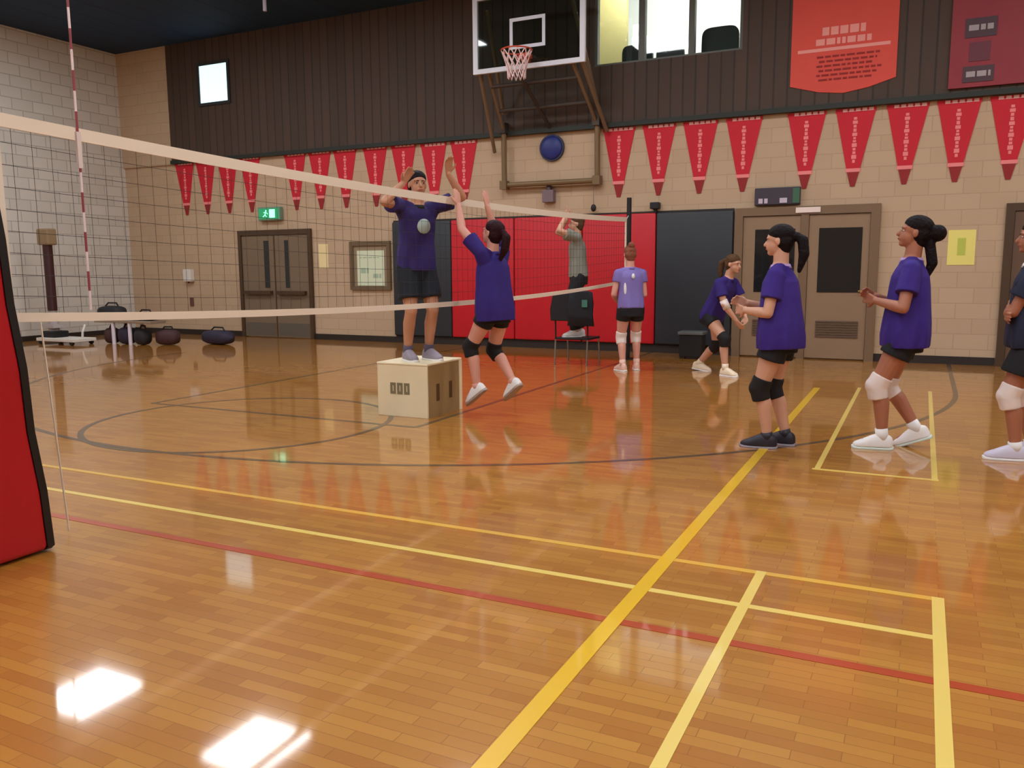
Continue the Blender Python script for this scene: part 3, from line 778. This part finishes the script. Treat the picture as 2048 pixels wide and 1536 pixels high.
def person(label, loc, yaw, S, skin, hair, pose, wear, voxel=.006):
    """S standing height. pose in metres in the person's own frame: x forward, y left, z up from the feet."""
    pel = V(pose['pelvis']); lean = R(pose.get('lean', 3)); side = R(pose.get('side', 0)); tw = R(pose.get('twist', 0))
    up = V((math.sin(lean), math.sin(side), math.cos(lean))).normalized()
    fwd0 = V((math.cos(lean), 0, -math.sin(lean))); left0 = up.cross(fwd0).normalized(); fwd0 = left0.cross(up)
    q = Quaternion(up, tw); cf, cl = q @ fwd0, q @ left0
    T = .315 * S                                             # pelvis centre to neck base
    neck = pel + up * T
    pts_ = lambda t: pel + up * (T * t)
    mixf = lambda t: (fwd0.lerp(cf, max(0, min(1, t))).normalized(), left0.lerp(cl, max(0, min(1, t))).normalized())
    raise_ = pose.get('raise', 0.0)
    sho = {s: pts_(.855) + cl * (s * .100 * S) + up * (raise_ * .04 * S) for s in (1, -1)}
    hip = {s: pel + left0 * (s * .054 * S) - up * (.015 * S) for s in (1, -1)}
    l_th, l_sh, l_ua, l_fa = .243 * S, .236 * S, .172 * S, .148 * S
    knee, ank, elb, wri = {}, {}, {}, {}
    for s, key in ((1, 'L'), (-1, 'R')):
        knee[s], ank[s] = two_bone(hip[s], pose['ank' + key], l_th, l_sh, pose.get('knee' + key, (1, s * .12, 0)))
        elb[s], wri[s] = two_bone(sho[s], pose['wri' + key], l_ua, l_fa, pose.get('elb' + key, (-.6, s * .5, -.6)))
    b = nb()
    # trunk
    prof_ = [(-.22, .050, .050, 1), (-.13, .086, .062, .9), (0, .098, .066, .9), (.18, .088, .060, .95), (.40, .076, .055, 1), (.60, .086, .062, .95), (.76, .094, .064, .9), (.87, .082, .052, .95), (.95, .052, .040, 1), (1.03, .036, .036, 1)]
    loft(b, [ell_ring(pts_(t), mixf(t)[0], mixf(t)[1], ry * S, rx * S, 24, sq) for t, rx, ry, sq in prof_])
    # head
    hy, hpch = R(pose.get('head_yaw', 0)), R(pose.get('head_pitch', 0)); tl = R(pose.get('head_tilt', 0))
    hu = V((math.sin(lean * .35), 0, math.cos(lean * .35)))
    hf = (Quaternion(V((0, 0, 1)), tw + hy) @ V((1, 0, 0))); hl = V((0, 0, 1)).cross(hf).normalized()
    qh = Quaternion(hl, hpch); hf = qh @ hf; hu = hf.cross(hl).normalized(); qt = Quaternion(hf, tl); hu = qt @ hu; hl = qt @ hl
    rot = Matrix((hf, hl, hu)).transposed()
    chin = neck + up * (.048 * S) + hf * (.012 * S) - hu * (.006 * S)
    P = lambda x, y, z: chin + hf * (x * S) + hl * (y * S) + hu * (z * S)
    capsule(b, pts_(.93), P(-.014, 0, .045), .036 * S, .033 * S)
    ball(b, P(-.006, 0, .083), .058 * S, .046 * S, .050 * S, rot, 20)
    ball(b, P(.010, 0, .046), .042 * S, .037 * S, .046 * S, rot, 20)
    ball(b, P(.032, 0, .013), .016 * S, .018 * S, .013 * S, rot, 14)
    capsule(b, P(.050, 0, .066), P(.060, 0, .047), .006 * S, .0085 * S, 10)
    ball(b, P(.047, 0, .031), .007 * S, .016 * S, .009 * S, rot, 12)
    for s in (1, -1):
        ball(b, P(-.006, s * .046, .062), .011 * S, .0055 * S, .017 * S, rot, 12)
        ball(b, P(.044, s * .020, .078), .008 * S, .016 * S, .006 * S, rot, 10)
    # limbs
    for s in (1, -1):
        ball(b, sho[s], .036 * S, .033 * S, .036 * S)
        capsule(b, sho[s], pts_(.82) + cl * (s * .05 * S), .032 * S, .034 * S); capsule(b, sho[s], pts_(.97) + cl * (s * .022 * S), .029 * S, .026 * S)
        capsule(b, sho[s], elb[s], .030 * S, .0235 * S)
        fm = elb[s].lerp(wri[s], .28)
        capsule(b, elb[s], fm, .0235 * S, .0245 * S); capsule(b, fm, wri[s], .0245 * S, .0160 * S)
        tm = hip[s].lerp(knee[s], .35)
        capsule(b, hip[s], tm, .056 * S, .052 * S); capsule(b, tm, knee[s], .052 * S, .034 * S)
        kd = (knee[s] - ank[s]).normalized()
        calf_back = (V((-1, 0, 0)) - kd * V((-1, 0, 0)).dot(kd)); calf_back = calf_back.normalized() if calf_back.length > .05 else V((0, 0, 0))
        cm = knee[s].lerp(ank[s], .32) + calf_back * (.010 * S)
        capsule(b, knee[s], cm, .032 * S, .034 * S); capsule(b, cm, ank[s], .034 * S, .0205 * S)
        # hand
        key = 'L' if s > 0 else 'R'
        fd = (wri[s] - elb[s]).normalized()
        hd_ = V(pose.get('hand' + key, fd)); hd_ = (hd_ + fd * .35).normalized()
        pn_ = V(pose.get('palm' + key, (0, -s, 0))); pn_ = (pn_ - hd_ * pn_.dot(hd_)).normalized()
        th_side = hd_.cross(pn_) * s                         # towards the thumb
        th_side = th_side if th_side.length else V((1, 0, 0)); th_side.normalize()
        hs = S / 1.65
        curl = pose.get('curl', .25)
        kn0 = wri[s] + hd_ * (.085 * hs)
        for k, (off, ln) in enumerate(((.030, .070), (.010, .078), (-.010, .072), (-.029, .056))):
            kn = kn0 + th_side * (off * hs) - hd_ * (.008 * hs if k == 3 else 0)
            capsule(b, wri[s] + th_side * (off * .45 * hs), kn, .0125 * hs, .0105 * hs, 10)
            sp_d = th_side * (off * 2.4)
            d1_ = (hd_ + sp_d + pn_ * curl * .7).normalized(); d2_ = (hd_ + sp_d + pn_ * curl * 2.0).normalized()
            mid = kn + d1_ * (ln * .55 * hs); tip = mid + d2_ * (ln * .45 * hs)
            capsule(b, kn, mid, .0098 * hs, .0090 * hs, 10); capsule(b, mid, tip, .0090 * hs, .0078 * hs, 10)
        t0 = wri[s] + hd_ * (.025 * hs) + th_side * (.020 * hs)
        t1 = t0 + (hd_ * .75 + th_side * .75 + pn_ * .35).normalized() * (.042 * hs)
        t2 = t1 + (hd_ * .95 + th_side * .35 + pn_ * .3).normalized() * (.034 * hs)
        capsule(b, t0, t1, .0135 * hs, .0110 * hs, 10); capsule(b, t1, t2, .0105 * hs, .0085 * hs, 10)
        # foot inside the shoe
        toe = V(pose.get('toe' + key, (1, s * .12, 0))).normalized()
        capsule(b, ank[s], ank[s] + toe * (.075 * S) - V((0, 0, .018 * S)), .0205 * S, .016 * S)
    body = remesh_obj('person', b, skin, None, voxel)
    body.location = loc; body.rotation_euler = (0, 0, yaw)
    tag(body, label, 'person')
    # face
    for s in (1, -1):
        e = obj('eye', ball(nb(), P(.0440, s * .0185, .066), .0056 * S, .0066 * S, .0036 * S, rot, 12), mat('eye_white', (235, 230, 225), .3), body, smooth=True)
        obj('iris', ball(nb(), P(.0480, s * .0185, .066), .0025 * S, .0042 * S, .0042 * S, rot, 10), mat('iris', (40, 26, 20), .3), e, smooth=True)
        obj('eyebrow', capsule(nb(), P(.051, s * .010, .077), P(.047, s * .030, .079), .0026 * S, .0018 * S, 8), hair, body, smooth=True)
    obj('lips', ball(nb(), P(.0530, 0, .030), .0035 * S, .013 * S, .0042 * S, rot, 12), mat('lips', (176, 92, 86), .45), body, smooth=True)
    # hair
    hb = nb()
    ball(hb, P(-.011, 0, .098), .0605 * S, .051 * S, .047 * S, rot, 24)
    ball(hb, P(-.026, 0, .066), .044 * S, .050 * S, .046 * S, rot, 20)
    ball(hb, P(-.030, 0, .040), .030 * S, .038 * S, .034 * S, rot, 18)
    style = wear.get('hair', 'ponytail')
    if style == 'ponytail':
        a0 = P(-.078, 0, .088); ball(hb, a0, .020 * S, n=14)
        d0 = P(-.105, 0, .070); d1_ = P(-.115, .004, .01); d2_ = P(-.100, .004, -.065)
        capsule(hb, a0, d0, .018 * S, .024 * S); capsule(hb, d0, d1_, .024 * S, .024 * S); capsule(hb, d1_, d2_, .024 * S, .010 * S)
    elif style == 'long':
        for s in (1, 0, -1):
            capsule(hb, P(-.05, s * .022, .05), P(-.072, s * .030, -.04), .024 * S, .026 * S); capsule(hb, P(-.072, s * .030, -.04), P(-.075, s * .026, -.125), .026 * S, .014 * S)
    elif style == 'bun':
        ball(hb, P(-.088, 0, .085), .036 * S, n=16)
        capsule(hb, P(-.07, 0, .04), P(-.105, 0, -.04), .022 * S, .022 * S); capsule(hb, P(-.105, 0, -.04), P(-.10, 0, -.11), .022 * S, .010 * S)
    elif style == 'topbun':
        ball(hb, P(-.05, 0, .140), .028 * S, n=16)
    remesh_obj('hair', hb, hair, body, voxel * 1.1, 3)
    # shirt
    sb_ = nb(); z_h = wear.get('hem', -.16); ov = wear.get('loose', 1.0)
    sp = [(z_h, .108, .082), (-.04, .112 , .084), (.15, .110, .080), (.40, .102, .074), (.62, .104, .075), (.76, .104, .073), (.85, .094, .063), (.92, .068, .050), (.985, .046, .044)]
    hang = lambda t: pts_(t)
    ph = len(label) * .7
    rgs = []
    for t, rx, ry in sp:
        g = 1 + (ov - 1) * max(0, min(1, (.85 - t) * 2)); fo = max(0, min(1, (.75 - t))) * wear.get('fold', .05)
        c = hang(t); rg_ = ell_ring(c, mixf(t)[0], mixf(t)[1], ry * S * g, rx * S * g, 48, .88)
        rgs.append([c + (p - c) * (1 + fo * math.sin(6 * 2 * PI * k / 48 + ph + t * 1.5) + fo * .6 * math.sin(11 * 2 * PI * k / 48 + ph * 2 - t * 3)) + up * (fo * .07 * math.sin(2 * PI * k / 48 * 3 + ph)) for k, p in enumerate(rg_)])
    loft(sb_, rgs)
    for s in (1, -1):
        sl = wear.get('sleeve', .62)
        e = sho[s].lerp(elb[s], sl)
        ball(sb_, sho[s], .040 * S, n=16); capsule(sb_, sho[s], pts_(.935) + cl * (s * .026 * S), .039 * S, .034 * S)
        capsule(sb_, sho[s], pts_(.78) + cl * (s * .055 * S), .040 * S, .05 * S)
        cone(sb_, sho[s], e, .039 * S, wear.get('sl_r', .047) * S, 18)
    shirt = remesh_obj('shirt', sb_, wear['shirt'], body, voxel * 1.2, 3)
    ck = capsule(nb(), pts_(.965), pts_(1.0), .043 * S, .040 * S) if False else cone(nb(), pts_(.955), pts_(1.015), .050 * S, .041 * S, 20)
    obj('collar', ck, wear.get('collar', wear['shirt']), shirt, smooth=True)
    if 'emblem' in wear:
        c0 = pts_(.66) + mixf(.66)[0] * (.080 * S)
        fr, lf_ = mixf(.66)
        rm = Matrix((fr, lf_, up)).transposed()
        obj('emblem', ball(nb(), c0, .012 * S, .040 * S, .040 * S, rm, 20), wear['emblem'], shirt, smooth=True)
    if 'back_print' in wear:
        bm_ = nb(); fr, lf_ = mixf(.6)
        c0 = pts_(.58) - fr * (.080 * S * ov); rm = Matrix((fr, lf_, up)).transposed()
        for dy, dz, ry, rz_ in ((.062, -.04, .012, .055), (0, .060, .014, .022)):
            ball(bm_, c0 + lf_ * dy * S + fr * (abs(dy) * .35 * S) + up * dz * S, .012 * S, ry * S, rz_ * S, rm, 12)
        obj('back_print', bm_, wear['back_print'], shirt, smooth=True)
    # shorts
    sh = nb(); leg = wear.get('leg', .42)
    loft(sh, [ell_ring(pts_(t), fwd0, left0, ry * S, rx * S, 24, .9) for t, rx, ry in ((-.27, .097, .074), (-.20, .100, .075), (-.10, .108, .079), (.06, .105, .076), (.2, .096, .069))])
    for s in (1, -1):
        e = hip[s].lerp(knee[s], leg) if leg <= 1 else knee[s]
        r_e = wear.get('leg_r', .060)
        capsule(sh, hip[s], hip[s].lerp(knee[s], min(leg, 1) * .4), .062 * S, .063 * S, 18)
        cone(sh, hip[s], e, .063 * S, r_e * S, 20)
        if leg > 1:
            ball(sh, knee[s], .054 * S); cone(sh, knee[s], knee[s].lerp(ank[s], .92), .054 * S, .050 * S, 20)
    remesh_obj('trousers' if leg > 1 else 'shorts', sh, wear['shorts'], body, voxel * 1.2, 3)
    for s in (1, -1):
        key = 'L' if s > 0 else 'R'
        if wear.get('pads'):
            kb = nb(); a = knee[s].lerp(hip[s], .20); c = knee[s].lerp(ank[s], .24)
            fk = (knee[s] - (hip[s] + ank[s]) / 2); fk = fk.normalized() if fk.length > .01 else V((1, 0, 0))
            cone(kb, a, knee[s] + fk * .004, .046 * S, .045 * S, 20); cone(kb, knee[s] + fk * .004, c, .045 * S, .041 * S, 20); ball(kb, knee[s] + fk * (.008 * S), .043 * S)
            remesh_obj('knee_pad', kb, wear['pads'], body, voxel * 1.2, 3)
        if wear.get('armpads'):
            cone_b = nb(); cone(cone_b, elb[s].lerp(sho[s], .22), elb[s].lerp(wri[s], .25), .030 * S, .030 * S, 16)
            obj('arm_sleeve', cone_b, wear['armpads'], body, smooth=True)
        # sock
        toe = V(pose.get('toe' + key, (1, s * .12, 0))).normalized()
        obj('sock', cone(nb(), ank[s].lerp(knee[s], -.05), ank[s].lerp(knee[s], wear.get('sock', .22)), .025 * S, .027 * S, 16), wear.get('sockm', wear['shoes']), body, smooth=True)
        # shoe
        n_up = (V((0, 0, 1)) - toe * toe.z).normalized(); sd = n_up.cross(toe).normalized()
        o_ = ank[s] - n_up * (.046 * S) - toe * (.043 * S)
        def dring(x, w_, h_, z0=0.0, n=18):
            out = []
            for k in range(n):
                t = 2 * PI * k / n; cy, sz_ = math.cos(t), math.sin(t)
                zz_ = z0 + h_ * max(0, sz_) ** .8 if sz_ > 0 else z0 + h_ * .0 + .004 * S * sz_
                out.append(o_ + toe * (x * S) + sd * (w_ * S * math.copysign(abs(cy) ** .8, cy)) + n_up * (zz_ * S if sz_ > 0 else z0 * S + .003 * S * sz_))
            return out
        shb = nb()
        loft(shb, [dring(x, w_, h_, .012) for x, w_, h_ in ((-.002, .012, .030), (.006, .022, .050), (.03, .028, .056), (.055, .0285, .060), (.085, .029, .050), (.115, .032, .034), (.14, .030, .023), (.157, .020, .016), (.164, .008, .008))])
        so = obj('shoe', shb, wear['shoes'], body, smooth=True, subd=1)
        slb = nb()
        loft(slb, [dring(x, w_, .014, 0.0) for x, w_ in ((-.004, .012), (.006, .024), (.03, .030), (.06, .029), (.115, .034), (.145, .031), (.16, .021), (.168, .009))])
        obj('sole', slb, wear['sole'], so, smooth=True)
    return body

SK_fair = sk('skin_fair', (214, 160, 132)); SK_mid = sk('skin_mid', (196, 140, 108)); SK_pink = sk('skin_pink', (220, 158, 138)); SK_tan = sk('skin_tan', (176, 112, 84))
HR_dark = mat('hair_dark', (26, 18, 20), .62, bump=.6, bscale=45, var=.25, vscale=30); HR_red = mat('hair_auburn', (140, 84, 64), .62, bump=.6, bscale=45, var=.25, vscale=30); HR_brown = mat('hair_brown', (92, 66, 44), .62, bump=.6, bscale=45, var=.25, vscale=30); HR_maroon = mat('hair_darkred', (46, 18, 24), .62, bump=.6, bscale=45, var=.25, vscale=30)
PURPLE = mat('cloth_purple', (54, 28, 128), .8, bump=.5, bscale=9); PURPLE2 = mat('cloth_purple_deep', (44, 24, 112), .8, bump=.5, bscale=9)
NAVY = mat('cloth_navy', (24, 30, 56), .8, bump=.5, bscale=9); NAVYP = mat('cloth_navy_purple', (46, 32, 100), .8, bump=.5, bscale=9)
LAV = mat('cloth_lavender', (128, 112, 180), .8, bump=.5, bscale=9); GREYC = mat('cloth_grey', (140, 140, 128), .8, bump=.5, bscale=9)
BLK = mat('cloth_black', (20, 18, 24), .8, bump=.4, bscale=9); PADB = mat('pad_knee_black', (18, 14, 16), .8); PADW = mat('pad_knee_white', (238, 222, 214), .7)
WHT = mat('shoe_white', (240, 236, 232), .5); SHB = mat('shoe_black', (34, 28, 40), .5); SHG = mat('shoe_grey', (150, 140, 152), .5); LILAC = mat('collar_lilac', (190, 160, 210), .8)
SHC = mat('shoe_cream', (240, 220, 190), .5); SHP = mat('shoe_pink', (236, 190, 172), .5); SHL = mat('shoe_lilac', (214, 208, 226), .5)

# person on the jump box
person('person in dark purple shirt and black shorts standing on the plywood box, arms raised', (-4.24, 6.62, .50), R(-30), 1.70, SK_mid, HR_dark,
       dict(pelvis=(0, 0, .895), lean=5, ankL=(.02, .10, .079), ankR=(-.02, -.10, .079), raise_=1, wriL=(.28, .20, 1.70), wriR=(.20, -.22, 1.60), elbL=(.4, .7, -.2), elbR=(.4, -.8, -.2), handL=(.4, 0, 1), handR=(.5, .2, .8), palmL=(1, 0, -.2), palmR=(1, 0, -.2), head_pitch=-6, head_yaw=-10, **{'raise': 1}),
       dict(shirt=NAVYP, shorts=mat('cloth_slate', (18, 26, 36), .8, bump=.4, bscale=9), leg=.72, leg_r=.064, shoes=SHG, sole=WHT, sockm=mat('sock_grey', (90, 80, 100), .8), emblem=mat('emblem_pale', (176, 196, 190), .6), hair='short', hem=-.10, collar=BLK, sock=.18))
# jumping blocker
person('person jumping at the net with both arms raised, purple shirt and black kneepads', (-3.52, 6.76, .155), R(168), 1.60, SK_pink, HR_maroon,
       dict(pelvis=(-.03, 0, .835), lean=3, ankL=(.10, .11, .11), ankR=(-.15, -.12, .15), kneeL=(1, .1, 0), kneeR=(1, -.1, 0), toeL=(.75, .1, -.6), toeR=(.75, -.1, -.6), wriL=(.26, .15, 1.76), wriR=(.18, -.16, 1.76), elbL=(.5, .6, 0), elbR=(.5, -.6, 0), handL=(.1, 0, 1), handR=(.1, 0, 1), palmL=(1, 0, 0), palmR=(1, 0, 0), head_pitch=-18, curl=.12, **{'raise': 1.2}),
       dict(shirt=PURPLE2, shorts=BLK, leg=.36, shoes=WHT, sole=mat('sole_grey', (170, 150, 140), .6), pads=PADB, hair='ponytail', hem=-.22, loose=1.16, sockm=SK_pink, sock=.1))
# profile, black shoes
person('person standing in profile in purple shirt, black kneepads and black shoes', (-.93, 6.43, 0), R(176), 1.62, SK_fair, HR_dark,
       dict(pelvis=(0, 0, .852), lean=2, ankL=(.05, .085, .075), ankR=(-.05, -.085, .075), wriL=(.24, .09, 1.03), wriR=(.26, -.04, 1.08), elbL=(-.4, .5, -.7), elbR=(-.4, -.5, -.7), palmL=(0, -1, 0), palmR=(0, 1, 0), head_pitch=-2, curl=.5),
       dict(shirt=PURPLE, shorts=BLK, leg=.42, leg_r=.066, shoes=SHB, sole=mat('sole_pale', (150, 140, 150), .6), pads=PADB, hair='ponytail', hem=-.20, loose=1.24, collar=LILAC, sockm=SHB, sock=.12))
# stepping, white shoes
person('person stepping left in purple shirt with white kneepads and white shoes', (-.10, 6.76, 0), R(182), 1.69, SK_tan, HR_dark,
       dict(pelvis=(-.01, 0, .87), lean=-1, ankL=(.11, .09, .078), ankR=(-.13, -.09, .125), kneeL=(1, .1, 0), toeR=(.86, -.1, -.35), wriL=(.20, .10, 1.10), wriR=(.22, -.06, 1.13), elbL=(-.3, .6, -.7), elbR=(-.3, -.5, -.7), palmL=(0, -1, 0), palmR=(0, 1, 0), head_pitch=-14, curl=.5),
       dict(shirt=PURPLE, shorts=BLK, leg=.40, leg_r=.066, shoes=WHT, sole=mat('sole_mint', (214, 226, 216), .6), pads=PADW, hair='bun', hem=-.20, loose=1.2, collar=LILAC, sockm=WHT, sock=.2))
# right edge
person('person at the right edge in navy shirt and black shorts with white kneepads', (.70, 6.74, 0), R(178), 1.62, SK_tan, HR_dark,
       dict(pelvis=(0, 0, .852), lean=2, ankL=(.05, .09, .075), ankR=(-.06, -.09, .075), wriL=(.14, -.08, 1.06), wriR=(.16, .06, 1.02), elbL=(.15, .9, -.5), elbR=(.1, -.9, -.5), palmL=(-1, 0, 0), palmR=(-1, 0, 0), head_pitch=-4, curl=.5),
       dict(shirt=NAVY, shorts=BLK, leg=.60, leg_r=.072, shoes=SHL, sole=WHT, pads=PADW, hair='ponytail', hem=-.12, loose=1.2, collar=WHT, sockm=WHT, sock=.15))
# crouched ready stance
person('person bending forward in a low ready stance, purple shirt with white arm sleeves', (-2.27, 10.62, 0), R(-22), 1.62, SK_fair, HR_brown,
       dict(pelvis=(-.12, 0, .76), lean=26, ankL=(-.42, .13, .085), ankR=(.16, -.11, .075), kneeL=(1, .15, 0), kneeR=(1, -.1, 0), toeL=(1, .1, -.1), wriL=(.30, .08, .74), wriR=(.26, -.06, .70), elbL=(-.2, .9, -.2), elbR=(-.2, -.9, -.2), palmL=(0, -1, .2), palmR=(0, 1, .2), head_pitch=4, curl=.3),
       dict(shirt=PURPLE2, shorts=BLK, leg=.36, shoes=SHC, sole=WHT, pads=PADB, hair='ponytail', hem=-.16, armpads=PADW, sockm=SHC, sock=.2), voxel=.008)
# seen from behind
person('person seen from behind in a lavender jersey, black shorts and white kneepads', (-3.42, 10.5, 0), R(125), 1.60, SK_pink, HR_red,
       dict(pelvis=(0, 0, .845), lean=5, ankL=(-.04, .11, .075), ankR=(.06, -.11, .075), toeL=(1, .25, 0), toeR=(1, -.25, 0), wriL=(.20, .12, .90), wriR=(.22, -.10, .92), elbL=(-.6, .5, -.4), elbR=(-.6, -.3, -.4), head_pitch=4),
       dict(shirt=LAV, shorts=BLK, leg=.40, shoes=SHP, sole=WHT, pads=PADW, hair='topbun', hem=-.05, sleeve=.42, sl_r=.040, back_print=WHT, sockm=SHP, sock=.2), voxel=.008)
# coach standing on the chair
person('person in grey shirt and black trousers standing on the black chair, hands raised', (CX - .0, CY + .04, .385), R(205), 1.66, SK_fair, HR_brown,
       dict(pelvis=(0, 0, .872), lean=3, ankL=(.03, .085, .077), ankR=(-.03, -.085, .077), wriL=(.20, .10, 1.66), wriR=(.16, -.12, 1.64), elbL=(1, .5, 0), elbR=(1, -.5, 0), handL=(-.3, 0, 1), handR=(-.3, 0, 1), palmL=(.6, 0, .6), palmR=(.6, 0, .6), head_pitch=-8, **{'raise': 1}),
       dict(shirt=GREYC, shorts=BLK, leg=2, shoes=WHT, sole=WHT, hair='short', hem=-.06, sockm=WHT, sock=.2), voxel=.008)

# ------------------------------------------------------------------ view
sc = bpy.context.scene
sc.view_settings.view_transform = 'Standard'
sc.view_settings.look = 'None'
sc.view_settings.exposure = 0.0
